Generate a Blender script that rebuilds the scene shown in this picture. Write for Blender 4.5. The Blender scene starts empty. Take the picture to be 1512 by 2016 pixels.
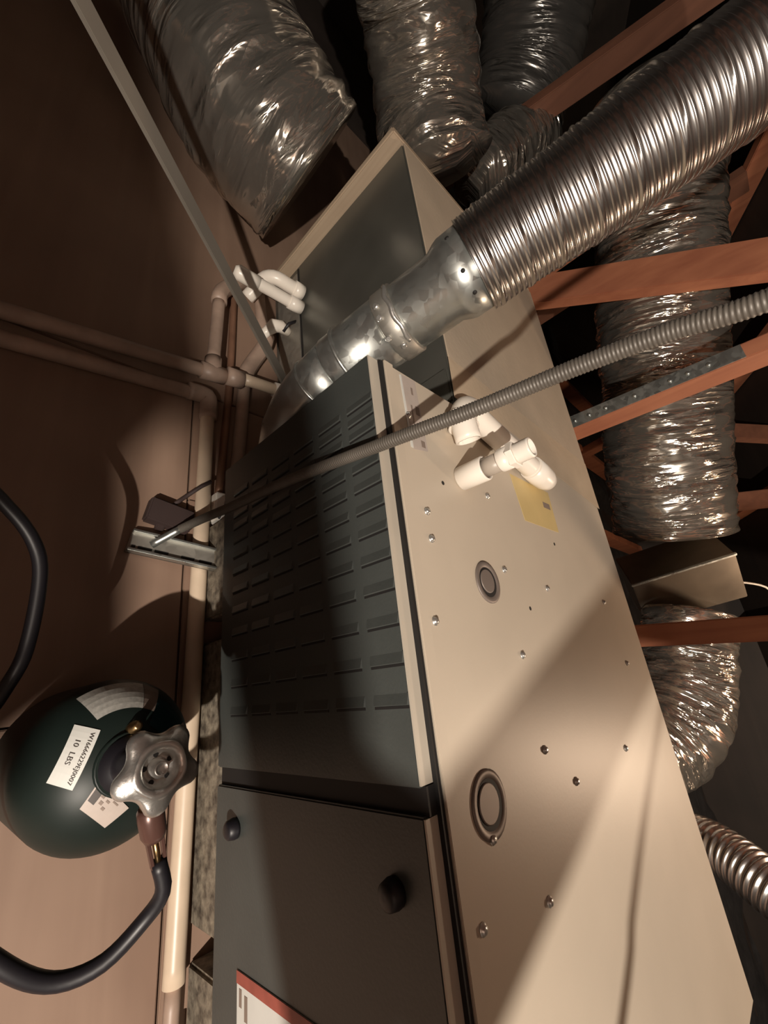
import bpy, bmesh, math, random
from mathutils import Vector, Matrix, noise
random.seed(7)
S = bpy.context.scene
COL = S.collection

# ------------------------------------------------------------------ camera, world, light, exposure
R = ((0.69752, 0.184066, 0.692521), (-0.111422, -0.926829, 0.35857), (0.70785, -0.327272, -0.625973))
cam = bpy.data.objects.new('camera', bpy.data.cameras.new('camera'))
COL.objects.link(cam)
cam.data.sensor_fit = 'HORIZONTAL'
cam.data.sensor_width = 36.0
cam.data.lens = 36.0 * 833.557 / 1512.0
cam.data.clip_start = 0.01
cam.matrix_world = Matrix(((R[0][0], -R[0][1], -R[0][2], -0.348941),
                           (R[1][0], -R[1][1], -R[1][2], -0.389624),
                           (R[2][0], -R[2][1], -R[2][2], 0.797128),
                           (0, 0, 0, 1)))
S.camera = cam

W = bpy.data.worlds.new('attic_air'); S.world = W; W.use_nodes = True
W.node_tree.nodes['Background'].inputs[0].default_value = (0.9, 0.75, 0.62, 1)
W.node_tree.nodes['Background'].inputs[1].default_value = 0.006

LP = (-1.10, -1.30, 1.50)                      # the work lamp stands behind the photographer
ld = bpy.data.lights.new('work_lamp', 'POINT'); ld.energy = 205; ld.color = (1.0, 0.89, 0.77); ld.shadow_soft_size = 0.013
lo = bpy.data.objects.new('work_lamp', ld); lo.location = LP; COL.objects.link(lo)

l2 = bpy.data.lights.new('attic_bulb', 'POINT'); l2.energy = 28; l2.color = (1.0, 0.74, 0.52); l2.shadow_soft_size = 0.06
lo2 = bpy.data.objects.new('attic_bulb', l2); lo2.location = (1.6, -0.8, 1.22); COL.objects.link(lo2)   # the bare bulb over the far side of the attic

S.view_settings.view_transform = 'Standard'
S.view_settings.look = 'None'
S.view_settings.gamma = 1.0
S.view_settings.use_curve_mapping = False
S.view_settings.exposure = 0.0

# ------------------------------------------------------------------ materials
def nd(nt, t, **k):
    n = nt.nodes.new(t)
    for a, b in k.items(): setattr(n, a, b)
    return n

def mat(name, col, rough=0.5, metal=0.0, var=0.12, vscale=8.0, bump=0.0, bscale=60.0, col2=None, spec=0.5, stretch=(1, 1, 1), coord='Object', detail=4.0):
    m = bpy.data.materials.new(name); m.use_nodes = True
    nt = m.node_tree; b = nt.nodes['Principled BSDF']
    b.inputs['Roughness'].default_value = rough
    b.inputs['Metallic'].default_value = metal
    b.inputs['Specular IOR Level'].default_value = spec
    tc = nd(nt, 'ShaderNodeTexCoord'); mp = nd(nt, 'ShaderNodeMapping')
    mp.inputs['Scale'].default_value = stretch
    nt.links.new(tc.outputs[coord], mp.inputs[0])
    nz = nd(nt, 'ShaderNodeTexNoise'); nz.inputs['Scale'].default_value = vscale; nz.inputs['Detail'].default_value = detail
    nt.links.new(mp.outputs[0], nz.inputs['Vector'])
    rp = nd(nt, 'ShaderNodeValToRGB')
    c2 = col2 or tuple(c * (1 - var) for c in col)
    c1 = col if col2 else tuple(min(1, c * (1 + var)) for c in col)
    rp.color_ramp.elements[0].position = 0.3; rp.color_ramp.elements[1].position = 0.7
    rp.color_ramp.elements[0].color = (*c2, 1); rp.color_ramp.elements[1].color = (*c1, 1)
    nt.links.new(nz.outputs['Fac'], rp.inputs[0]); nt.links.new(rp.outputs[0], b.inputs['Base Color'])
    if bump:
        n2 = nd(nt, 'ShaderNodeTexNoise'); n2.inputs['Scale'].default_value = bscale; n2.inputs['Detail'].default_value = 3
        nt.links.new(mp.outputs[0], n2.inputs['Vector'])
        bp = nd(nt, 'ShaderNodeBump'); bp.inputs['Strength'].default_value = bump; bp.inputs['Distance'].default_value = 0.004
        nt.links.new(n2.outputs['Fac'], bp.inputs['Height']); nt.links.new(bp.outputs[0], b.inputs['Normal'])
    return m

def foil_mat(name, col, rough, metal):
    m = bpy.data.materials.new(name); m.use_nodes = True
    nt = m.node_tree; b = nt.nodes['Principled BSDF']
    b.inputs['Roughness'].default_value = rough; b.inputs['Metallic'].default_value = metal
    b.inputs['Base Color'].default_value = (*col, 1)
    tc = nd(nt, 'ShaderNodeTexCoord'); mp = nd(nt, 'ShaderNodeMapping')
    mp.inputs['Scale'].default_value = (7.0, 34.0, 1.0); mp.inputs['Rotation'].default_value = (0, 0, 0.10)
    nt.links.new(tc.outputs['UV'], mp.inputs[0])
    n1 = nd(nt, 'ShaderNodeTexNoise'); n1.inputs['Scale'].default_value = 1.0; n1.inputs['Detail'].default_value = 3.0; n1.inputs['Distortion'].default_value = 0.8
    nt.links.new(mp.outputs[0], n1.inputs['Vector'])
    v1 = nd(nt, 'ShaderNodeTexVoronoi'); v1.feature = 'F1'; v1.inputs['Scale'].default_value = 1.6
    nt.links.new(mp.outputs[0], v1.inputs['Vector'])
    mx = nd(nt, 'ShaderNodeMath', operation='ADD'); nt.links.new(n1.outputs['Fac'], mx.inputs[0])
    ml = nd(nt, 'ShaderNodeMath', operation='MULTIPLY'); ml.inputs[1].default_value = 0.55
    nt.links.new(v1.outputs['Distance'], ml.inputs[0]); nt.links.new(ml.outputs[0], mx.inputs[1])
    mk = nd(nt, 'ShaderNodeTexNoise'); mk.inputs['Scale'].default_value = 9.0; mk.inputs['Detail'].default_value = 1.0
    nt.links.new(tc.outputs['Object'], mk.inputs['Vector'])
    mr = nd(nt, 'ShaderNodeMapRange'); mr.inputs['From Min'].default_value = 0.38; mr.inputs['From Max'].default_value = 0.58; mr.inputs['To Min'].default_value = 0.12; mr.inputs['To Max'].default_value = 1.0
    nt.links.new(mk.outputs['Fac'], mr.inputs['Value'])
    bp = nd(nt, 'ShaderNodeBump'); bp.inputs['Distance'].default_value = 0.026
    nt.links.new(mr.outputs[0], bp.inputs['Strength'])
    nt.links.new(mx.outputs[0], bp.inputs['Height']); nt.links.new(bp.outputs[0], b.inputs['Normal'])
    return m

def wood_mat(name, c1, c2, scale, axis, bump=0.25):
    m = bpy.data.materials.new(name); m.use_nodes = True
    nt = m.node_tree; b = nt.nodes['Principled BSDF']; b.inputs['Roughness'].default_value = 0.65
    tc = nd(nt, 'ShaderNodeTexCoord'); mp = nd(nt, 'ShaderNodeMapping')
    st = [scale] * 3; st[axis] = scale * 0.06; mp.inputs['Scale'].default_value = st
    nt.links.new(tc.outputs['Object'], mp.inputs[0])
    nz = nd(nt, 'ShaderNodeTexNoise'); nz.inputs['Scale'].default_value = 3; nz.inputs['Detail'].default_value = 6; nz.inputs['Distortion'].default_value = 0.6
    nt.links.new(mp.outputs[0], nz.inputs['Vector'])
    n2 = nd(nt, 'ShaderNodeTexNoise'); n2.inputs['Scale'].default_value = 5; n2.inputs['Detail'].default_value = 3
    nt.links.new(tc.outputs['Object'], n2.inputs['Vector'])
    ad = nd(nt, 'ShaderNodeMath', operation='ADD'); hf = nd(nt, 'ShaderNodeMath', operation='MULTIPLY'); hf.inputs[1].default_value = 0.5
    nt.links.new(nz.outputs['Fac'], ad.inputs[0]); nt.links.new(n2.outputs['Fac'], ad.inputs[1]); nt.links.new(ad.outputs[0], hf.inputs[0])
    rp = nd(nt, 'ShaderNodeValToRGB'); rp.color_ramp.elements[0].position = 0.35; rp.color_ramp.elements[1].position = 0.65
    rp.color_ramp.elements[0].color = (*c2, 1); rp.color_ramp.elements[1].color = (*c1, 1)
    nt.links.new(hf.outputs[0], rp.inputs[0]); nt.links.new(rp.outputs[0], b.inputs['Base Color'])
    bp = nd(nt, 'ShaderNodeBump'); bp.inputs['Strength'].default_value = bump; bp.inputs['Distance'].default_value = 0.003
    nt.links.new(nz.outputs['Fac'], bp.inputs['Height']); nt.links.new(bp.outputs[0], b.inputs['Normal'])
    return m

def galv_mat(name, col, rough, metal=0.9):
    m = mat(name, col, rough, metal, var=0.15, vscale=10)
    nt = m.node_tree; b = nt.nodes['Principled BSDF']
    tc = nd(nt, 'ShaderNodeTexCoord'); v = nd(nt, 'ShaderNodeTexVoronoi'); v.inputs['Scale'].default_value = 90
    nt.links.new(tc.outputs['Object'], v.inputs['Vector'])
    mr = nd(nt, 'ShaderNodeMapRange'); mr.inputs['To Min'].default_value = rough - 0.1; mr.inputs['To Max'].default_value = rough + 0.12
    nt.links.new(v.outputs['Color'], mr.inputs['Value']); nt.links.new(mr.outputs[0], b.inputs['Roughness'])
    return m

M = {}
M['tan'] = mat('tan_paint', (0.50, 0.43, 0.345), 0.44, var=0.05, vscale=6, bump=0.02, bscale=220)
M['trim'] = mat('door_edge_paint', (0.46, 0.41, 0.34), 0.40, var=0.06)
M['door'] = mat('dark_door_paint', (0.055, 0.061, 0.058), 0.42, var=0.08, vscale=12, bump=0.06, bscale=260)
M['coil'] = mat('coil_case_paint', (0.13, 0.13, 0.115), 0.33, 0.55, var=0.18, vscale=5)
M['ductboard'] = mat('duct_board_facing', (0.46, 0.38, 0.29), 0.6, var=0.07, vscale=9, bump=0.1, bscale=90)
M['tape'] = mat('duct_tape', (0.50, 0.40, 0.29), 0.5, var=0.06, vscale=14, bump=0.12, bscale=60)
M['black'] = mat('black_gap', (0.008, 0.007, 0.007), 0.7)
M['galv'] = galv_mat('galvanized_steel', (0.50, 0.52, 0.50), 0.34)
M['galv_dull'] = galv_mat('dull_galvanized_steel', (0.40, 0.38, 0.34), 0.48, 0.75)
M['alu'] = mat('aluminium_flex', (0.58, 0.565, 0.55), 0.27, 1.0, var=0.08, vscale=30)
M['foil'] = foil_mat('foil_jacket', (0.54, 0.505, 0.45), 0.145, 0.88)
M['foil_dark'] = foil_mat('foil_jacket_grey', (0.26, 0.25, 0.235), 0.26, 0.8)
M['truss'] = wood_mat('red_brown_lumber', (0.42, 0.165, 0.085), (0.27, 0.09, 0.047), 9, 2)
M['pale_wood'] = wood_mat('pale_board', (0.46, 0.36, 0.26), (0.30, 0.22, 0.15), 12, 2)
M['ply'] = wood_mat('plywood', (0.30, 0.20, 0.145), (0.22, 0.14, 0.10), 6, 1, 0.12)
M['shade_panel_ply'] = wood_mat('dark_shade_panel_ply', (0.07, 0.05, 0.038), (0.045, 0.03, 0.024), 6, 2, 0.12)  # dark tone so the added shade panel bounces little light
M['dim_truss'] = wood_mat('dimmed_lumber', (0.20, 0.085, 0.05), (0.12, 0.05, 0.03), 9, 2)  # truss lumber again, with the dim light of far members put into its colour
M['deck'] = mat('dark_deck', (0.05, 0.035, 0.028), 0.8, var=0.3, vscale=4, bump=0.3, bscale=40)
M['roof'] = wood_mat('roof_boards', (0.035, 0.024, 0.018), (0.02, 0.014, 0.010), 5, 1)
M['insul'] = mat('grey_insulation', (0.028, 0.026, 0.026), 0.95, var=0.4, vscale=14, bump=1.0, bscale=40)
M['speck'] = mat('speckled_pan', (0.30, 0.26, 0.20), 0.6, 0.1, vscale=70, bump=0.5, bscale=90, col2=(0.06, 0.048, 0.038), detail=6)
M['pvc'] = mat('white_pvc', (0.80, 0.74, 0.66), 0.32, var=0.04, vscale=20)
M['pvc_old'] = mat('dusty_pvc', (0.36, 0.26, 0.205), 0.45, var=0.2, vscale=18)
M['pvc_tan'] = mat('aged_pvc', (0.60, 0.48, 0.36), 0.38, var=0.12, vscale=14)
M['pvc_grey'] = mat('grey_pipe', (0.40, 0.345, 0.29), 0.4, var=0.08, vscale=40)
M['copper'] = mat('dull_copper', (0.26, 0.14, 0.09), 0.5, 0.4, var=0.2, vscale=20)
M['conduit'] = mat('grey_conduit', (0.105, 0.092, 0.078), 0.5, 0.15, var=0.1, vscale=20)
M['bottle'] = mat('dark_green_paint', (0.0085, 0.0145, 0.0125), 0.45, var=0.15, vscale=12, spec=0.3)
M['chrome'] = mat('cast_metal', (0.66, 0.65, 0.62), 0.33, 0.85, var=0.1, vscale=60, bump=0.12, bscale=180)
M['brass'] = mat('brass', (0.50, 0.33, 0.16), 0.3, 1.0, var=0.15, vscale=40)
M['brown_cap'] = mat('brown_fitting', (0.10, 0.05, 0.04), 0.3, 0.3, var=0.1)
M['rubber'] = mat('black_rubber', (0.009, 0.008, 0.011), 0.45, var=0.1)
M['paper'] = mat('label_paper', (0.60, 0.60, 0.57), 0.55, var=0.03, vscale=30)
M['paper_pink'] = mat('label_paper_warm', (0.44, 0.375, 0.335), 0.55, var=0.05, vscale=60)
M['paper_grey'] = mat('label_paper_grey', (0.40, 0.39, 0.36), 0.5, vscale=260, var=0.18)
M['teal'] = mat('teal_print', (0.006, 0.03, 0.036), 0.35, var=0.1)
M['ink'] = mat('dark_ink', (0.06, 0.05, 0.045), 0.6)
M['ink_soft'] = mat('faded_ink', (0.22, 0.17, 0.14), 0.6)
M['red_ink'] = mat('red_border', (0.30, 0.075, 0.055), 0.5, var=0.2, vscale=40)
M['yellow'] = mat('yellow_label', (0.55, 0.42, 0.19), 0.5, var=0.05, vscale=20)
M['grommet'] = mat('grey_knockout', (0.20, 0.165, 0.145), 0.5, 0.3, var=0.1)
M['strap'] = mat('grey_strap', (0.18, 0.16, 0.135), 0.5, 0.2, var=0.1)
M['dark_sheet'] = mat('tarnished_sheet_metal', (0.20, 0.17, 0.135), 0.36, 0.7, var=0.2)
M['darkblock'] = mat('dark_brown_plain', (0.045, 0.028, 0.026), 0.6, var=0.15)
M['white'] = mat('white_plastic', (0.85, 0.82, 0.76), 0.4, var=0.03)

# ------------------------------------------------------------------ object helpers
ABS = {}
def empty(name, loc, label, cat, group=None):
    o = bpy.data.objects.new(name, None); o.empty_display_size = 0.02
    o.location = loc; COL.objects.link(o); ABS[o] = Vector(loc)
    o['label'] = label; o['category'] = cat
    if group: o['group'] = group
    return o

def tag(o, label, cat, group=None):
    o['label'] = label; o['category'] = cat
    if group: o['group'] = group
    return o

def mesh(name, verts, faces, m, parent=None, smooth=False, uvs=None, origin=None, bevel=0.0, bseg=2):
    """verts in world space; the object's own origin is at the middle of its base"""
    vs = [Vector(v) for v in verts]
    if origin is None:
        xs = [v.x for v in vs]; ys = [v.y for v in vs]; zs = [v.z for v in vs]
        origin = Vector(((min(xs) + max(xs)) / 2, (min(ys) + max(ys)) / 2, min(zs)))
    origin = Vector(origin)
    me = bpy.data.meshes.new(name)
    me.from_pydata([v - origin for v in vs], [], faces)
    me.update()
    if uvs:
        ul = me.uv_layers.new(name='UVMap')
        i = 0
        for f in faces:
            for k in f:
                ul.data[i].uv = uvs[k]; i += 1
    if bevel:
        bm = bmesh.new(); bm.from_mesh(me)
        bmesh.ops.bevel(bm, geom=bm.edges[:], offset=bevel, segments=bseg, affect='EDGES', clamp_overlap=True)
        bm.to_mesh(me); bm.free()
    if smooth:
        for p in me.polygons: p.use_smooth = True
    me.materials.append(m)
    o = bpy.data.objects.new(name, me); COL.objects.link(o)
    if parent is not None:
        o.parent = parent; o.location = origin - ABS[parent]
    else:
        o.location = origin
    ABS[o] = origin
    return o

def inst(src, name, loc, parent, rot=None):
    o = bpy.data.objects.new(name, src.data); COL.objects.link(o)
    o.parent = parent; o.location = Vector(loc) - ABS[parent]
    if rot is not None: o.rotation_euler = rot
    ABS[o] = Vector(loc)
    return o

BF = [(0, 3, 2, 1), (4, 5, 6, 7), (0, 1, 5, 4), (1, 2, 6, 5), (2, 3, 7, 6), (3, 0, 4, 7)]
def boxv(lo, hi):
    (a, b, c), (d, e, f) = lo, hi
    return [(a, b, c), (d, b, c), (d, e, c), (a, e, c), (a, b, f), (d, b, f), (d, e, f), (a, e, f)]
def box(name, lo, hi, m, parent=None, bevel=0.0, bseg=2):
    return mesh(name, boxv(lo, hi), BF, m, parent, bevel=bevel, bseg=bseg)

def beam(name, p, q, w, h, hint, m, parent=None, bevel=0.003):
    """bar from p to q; w is its size across 'hint', h the size along 'hint'"""
    p, q = Vector(p), Vector(q); d = (q - p).normalized()
    u = Vector(hint); u = (u - d * u.dot(d)).normalized(); s = d.cross(u)
    vs = []
    for c in (p, q):
        for a, b in ((-1, -1), (1, -1), (1, 1), (-1, 1)):
            vs.append(c + s * (a * w / 2) + u * (b * h / 2))
    fs = [(0, 3, 2, 1), (4, 5, 6, 7), (0, 1, 5, 4), (1, 2, 6, 5), (2, 3, 7, 6), (3, 0, 4, 7)]
    return mesh(name, vs, fs, m, parent, bevel=bevel)

def smooth_path(pts, step):
    """Catmull-Rom through the points, resampled at about the given step"""
    P = [Vector(p) for p in pts]
    if len(P) == 2:
        n = max(2, int((P[1] - P[0]).length / step)); return [P[0].lerp(P[1], i / n) for i in range(n + 1)]
    ext = [P[0] * 2 - P[1]] + P + [P[-1] * 2 - P[-2]]
    raw = []
    for i in range(1, len(ext) - 2):
        a, b, c, d = ext[i - 1:i + 3]
        for k in range(24):
            t = k / 24
            raw.append(0.5 * ((2 * b) + (c - a) * t + (2 * a - 5 * b + 4 * c - d) * t * t + (3 * b - a - 3 * c + d) * t ** 3))
    raw.append(P[-1])
    L = [0]
    for i in range(1, len(raw)): L.append(L[-1] + (raw[i] - raw[i - 1]).length)
    n = max(2, int(L[-1] / step)); out = []; j = 0
    for i in range(n + 1):
        s = L[-1] * i / n
        while j < len(L) - 2 and L[j + 1] < s: j += 1
        f = (s - L[j]) / max(1e-9, L[j + 1] - L[j]); out.append(raw[j].lerp(raw[j + 1], min(1, f)))
    return out

def tube(name, pts, r, m, parent=None, n=16, step=0.02, cap=True, rf=None, raw=False, wall=0.0, smooth=True):
    """round tube; rf(s, theta) returns the radius at length s; wall > 0 opens the far end into a bore"""
    P = [Vector(p) for p in pts] if raw else smooth_path(pts, step)
    N = len(P); T = []
    for i in range(N):
        T.append((P[min(i + 1, N - 1)] - P[max(i - 1, 0)]).normalized())
    u = T[0].orthogonal().normalized(); vs = []; uv = []; fs = []; s = 0.0
    rows = []
    for i in range(N):
        if i: s += (P[i] - P[i - 1]).length
        u = (u - T[i] * u.dot(T[i])).normalized(); v = T[i].cross(u); row = []
        for k in range(n + 1):
            th = 2 * math.pi * k / n
            rad = rf(s, th) if rf else (r[i] if isinstance(r, (list, tuple)) else r)
            row.append(len(vs)); vs.append(P[i] + (u * math.cos(th) + v * math.sin(th)) * rad); uv.append((k / n, s))
        rows.append(row)
    for i in range(N - 1):
        for k in range(n):
            a, b = rows[i], rows[i + 1]; fs.append((a[k], a[k + 1], b[k + 1], b[k]))
    if wall:
        for end, sg in ((N - 1, -1),):
            r0 = (rf(s, 0) if rf else (r[end] if isinstance(r, (list, tuple)) else r)) - wall
            v = T[end].cross(u)
            ring1, ring2 = [], []
            for k in range(n + 1):
                th = 2 * math.pi * k / n; dr = (u * math.cos(th) + v * math.sin(th)) * r0
                ring1.append(len(vs)); vs.append(P[end] + dr); uv.append((k / n, s))
            for k in range(n + 1):
                th = 2 * math.pi * k / n; dr = (u * math.cos(th) + v * math.sin(th)) * r0
                ring2.append(len(vs)); vs.append(P[end] - T[end] * (r0 * 2.0) + dr); uv.append((k / n, s))
            for k in range(n):
                a = rows[end]; fs.append((a[k], a[k + 1], ring1[k + 1], ring1[k])); fs.append((ring1[k], ring1[k + 1], ring2[k + 1], ring2[k]))
            fs.append(tuple(ring2[:-1]))
        fs.append(tuple(reversed(rows[0][:-1])))
    elif cap:
        fs.append(tuple(reversed(rows[0][:-1]))); fs.append(tuple(rows[-1][:-1]))
    return mesh(name, vs, fs, m, parent, smooth=smooth, uvs=uv)

def lathe(name, prof, base, m, parent=None, n=32, axis=(0, 0, 1), lobes=None, smooth=True):
    """prof is a list of (radius, height) along axis from base"""
    ax = Vector(axis).normalized(); u = ax.orthogonal().normalized() if abs(ax.z) < 0.999 else Vector((1, 0, 0)); v = ax.cross(u)
    vs = []; fs = []
    for (r, h) in prof:
        for k in range(n):
            th = 2 * math.pi * k / n; rr = r * (lobes(r, th) if lobes else 1.0)
            vs.append(Vector(base) + ax * h + (u * math.cos(th) + v * math.sin(th)) * rr)
    for i in range(len(prof) - 1):
        for k in range(n):
            a = i * n + k; b = i * n + (k + 1) % n; fs.append((a, b, b + n, a + n))
    fs.append(tuple(reversed(range(n)))); fs.append(tuple(range((len(prof) - 1) * n, len(prof) * n)))
    o = mesh(name, vs, fs, m, parent, smooth=smooth)
    if smooth:
        for p in o.data.polygons:
            if len(p.vertices) > 4: p.use_smooth = False
    return o

def auto(o, ang=35):
    me = o.data
    bm = bmesh.new(); bm.from_mesh(me)
    for e in bm.edges:
        if len(e.link_faces) == 2 and e.calc_face_angle(0) > math.radians(ang): e.smooth = False
    for f in bm.faces: f.smooth = True
    bm.to_mesh(me); bm.free(); return o

def quad(name, a, b, c, d, m, parent, t=0.0006):
    """thin sheet with real thickness, corners counter-clockwise seen from the front"""
    a, b, c, d = map(Vector, (a, b, c, d)); n = (b - a).cross(d - a).normalized() * t
    vs = [a, b, c, d, a + n, b + n, c + n, d + n]
    return mesh(name, vs, BF, m, parent)

# ------------------------------------------------------------------ the attic itself
fl = box('floor', (-2.2, -2.4, -0.12), (3.2, 3.2, -0.019), M['deck']); fl['kind'] = 'structure'
for lo_, hi_ in (((-2.2, -2.4), (-0.0435, -0.40)), ((-2.2, -0.397), (-0.0435, 0.24)), ((-0.0395, -2.4), (0.95, -0.02)), ((-0.0395, -0.017), (0.95, 0.24)), ((-2.2, 0.243), (0.95, 2.1))):
    box('plywood_sheet', (lo_[0], lo_[1], -0.018), (hi_[0], hi_[1], 0.0), M['ply'], fl, bevel=0.0015)

def ridge(x): return 2.4 - 0.55 * abs(x + 0.2)
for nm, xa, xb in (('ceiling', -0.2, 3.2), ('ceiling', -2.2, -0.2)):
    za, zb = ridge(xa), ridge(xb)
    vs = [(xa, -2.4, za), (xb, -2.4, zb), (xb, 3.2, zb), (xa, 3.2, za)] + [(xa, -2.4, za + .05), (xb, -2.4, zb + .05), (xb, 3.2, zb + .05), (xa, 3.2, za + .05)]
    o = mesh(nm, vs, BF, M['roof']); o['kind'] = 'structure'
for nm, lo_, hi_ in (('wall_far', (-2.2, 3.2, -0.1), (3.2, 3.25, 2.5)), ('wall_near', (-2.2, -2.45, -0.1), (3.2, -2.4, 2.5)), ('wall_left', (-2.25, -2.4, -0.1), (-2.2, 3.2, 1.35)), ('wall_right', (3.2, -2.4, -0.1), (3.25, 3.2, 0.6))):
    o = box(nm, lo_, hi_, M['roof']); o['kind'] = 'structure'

# loose insulation beyond the deck
def insulation():
    vs = []; fs = []; nx, ny = 40, 80
    for i in range(nx + 1):
        for j in range(ny + 1):
            x = 0.97 + 2.2 * i / nx; y = -2.35 + 5.5 * j / ny
            vs.append((x, y, 0.0 + 0.05 * noise.noise((x * 5, y * 5, 0)) + 0.02 * noise.noise((x * 21, y * 21, 4))))
    for i in range(nx):
        for j in range(ny):
            a = i * (ny + 1) + j; fs.append((a, a + ny + 1, a + ny + 2, a + 1))
    b = len(vs)
    vs += [(0.97, -2.35, -0.1), (3.17, -2.35, -0.1), (3.17, 3.15, -0.1), (0.97, 3.15, -0.1)]
    fs.append((b, b + 3, b + 2, b + 1))
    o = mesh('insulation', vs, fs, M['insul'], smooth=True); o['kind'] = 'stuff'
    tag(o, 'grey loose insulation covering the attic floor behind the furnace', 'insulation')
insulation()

# ------------------------------------------------------------------ roof trusses (planes y = const)
def truss(y, label, webs, bottom=True):
    t = empty('roof_truss', (0.9, y, 0.0), label, 'roof truss', 'wood roof trusses of the attic')
    for x0, x1 in ((-0.2, 3.1), (-0.2, -2.1)):
        beam('top_chord', (x0, y, ridge(x0) - 0.055), (x1, y, ridge(x1) - 0.055), 0.038, 0.089, (0, 0, 1), M['truss'], t)
    if bottom: box('bottom_chord', (0.98, y - 0.02, 0.03), (3.1, y + 0.02, 0.12), M['truss'], t, bevel=0.003)
    for p, q, w, h, hint in webs:
        beam('web', p, q, w, h, hint, M['dim_truss'] if y > 1.2 else M['truss'], t)
    return t
XH = (1, 0, 0)
t0 = truss(1.46, 'farthest truss with a red post coloured dim, rising behind the tall foil ducts', [((0.69, 1.46, 0.02), (1.06, 1.46, 1.66), 0.045, 0.085, XH), ((1.78, 1.46, 0.09), (1.78, 1.46, 1.24), 0.045, 0.12, XH)])
t1 = truss(0.85, 'truss with a thin post half hidden behind the coil case', [((0.90, 0.85, 0.0), (0.90, 0.85, 1.75), 0.045, 0.04, XH), ((2.24, 0.83, 0.864), (2.45, 0.83, 0.10), 0.045, 0.09, XH)])
t2 = truss(0.25, 'truss with a post strapped in galvanized steel with screws', [((0.868, 0.25, 0.0), (1.03, 0.25, 1.68), 0.042, 0.09, XH)])
t3 = truss(-0.36, 'truss with a red post crossing in front of the bent foil duct', [((1.032, -0.332, 0.0), (1.03, -0.458, 1.68), 0.058, 0.05, XH)])
t4 = truss(-0.97, 'nearest truss beside the work lamp with crossing webs, one added to shade the doors', [((-0.66, -0.97, 0.986), (0.25, -0.97, 1.714), 0.038, 0.11, (-1, 0, 1)), ((-0.872, -0.995, 1.222), (-0.30, -0.995, 0.692), 0.012, 0.066, (1, 0, 1))], bottom=False)  # second web is unseen, added to shade the furnace doors
db = beam('diagonal_brace', (0.856, 0.805, 0.418), (1.06, 0.31, 1.40), 0.105, 0.045, (-1, 0.0, 0.2), M['truss'])
tag(db, 'wide red-brown brace slanting up to the right below the shiny vent hose', 'wood brace')
pb = mesh('shade_panel', [(x, y, z) for y in (-0.985, -0.973) for x, z in ((-0.891, 0.0), (-0.851, 0.60), (-0.793, 1.03), (-0.875, 1.145), (-0.884, 1.205), (-1.0, 1.33), (-1.45, 1.33), (-1.45, 0.0))],
          [tuple(range(8)), tuple(range(15, 7, -1))] + [(i, i + 8, (i + 1) % 8 + 8, (i + 1) % 8) for i in range(8)], M['shade_panel_ply'])  # added out of view, outline cut to shade the left floor
tag(pb, 'added unseen plywood panel at the nearest truss that shades the left floor', 'shading panel')
# strap and screws on the post of the second truss
def post_x(z): return 0.868 + (1.03 - 0.868) * z / 1.68
def strap(z0, z1):
    xa, xb = post_x(z0) - 0.0455, post_x(z1) - 0.0455
    vs = [(xa, 0.231, z0), (xa, 0.269, z0), (xb, 0.269, z1), (xb, 0.231, z1)]
    return mesh('steel_strap', vs + [(x - 0.002, y, z) for x, y, z in vs], BF, M['galv'], t2)
sp = strap(0.46, 0.90)
sc = None
for z in (0.50, 0.54, 0.585, 0.66, 0.745, 0.785, 0.83):
    p = (post_x(z) - 0.0475, 0.25, z)
    if sc is None:
        sc = lathe('screw', [(0.006, 0), (0.006, 0.002), (0.004, 0.004), (0.001, 0.0045)], p, M['galv'], t2, n=8, axis=(-1, 0, 0))
        first = Vector(p) - ABS[sc]
    else: inst(sc, 'screw', Vector(p) - first, t2)
for (x, y, z), (x2, y2, z2) in (((1.95, 0.50, 0.72), (2.25, 0.44, 1.0)), ((2.02, 0.17, 0.64), (2.32, 0.17, 0.95))):
    t = beam('truss_brace', (x, y, z), (x2, y2, z2), 0.04, 0.08, (0, 1, 0), M['dim_truss'])
    tag(t, 'dim red-brown brace under the roof right of the foil duct, ' + ('upper one' if y > 0.3 else 'lower one'), 'wood brace', 'dim braces')

# ------------------------------------------------------------------ furnace lying on its side
FX1, FY0, FZ0, FZ1 = 0.773, -0.992, 0.09, 0.512
fu = empty('furnace', (0.38, -0.5, 0.05), 'tan steel furnace lying on its side with dark louvered doors', 'furnace')
box('cabinet', (0.0, FY0, FZ0), (FX1, 0.0, FZ1), M['tan'], fu, bevel=0.006, bseg=3)
box('door_gap_shade_strip', (-0.0046, FY0 + 0.006, FZ0 + 0.012), (0.0006, -0.004, FZ1 - 0.0010), M['black'], fu)  # black strip stands in for the shade inside the open gap
# raised lip along the front of the top panel
box('edge_lip', (0.0015, FY0 + 0.004, FZ1 - 0.002), (0.018, -0.002, FZ1 + 0.0012), M['tan'], fu, bevel=0.0008)
DX = -0.022
def door(name, y0, y1, z0=0.117, z1=0.505):
    d = mesh(name, boxv((DX, y0, z0), (-0.0045, y1, z1)), BF, M['door'], fu, bevel=0.0018)
    box('door_edge', (DX + 0.0008, y0 + 0.0015, z1 - 0.001), (-0.0048, y1 - 0.0015, z1 + 0.0012), M['trim'], d)
    return d
du = door('burner_door', -0.486, -0.001)
dl = door('blower_door', FY0 + 0.004, -0.508)
gap = box('door_rail', (-0.016, -0.5085, 0.119), (-0.003, -0.4855, 0.507), M['black'], fu)
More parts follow.
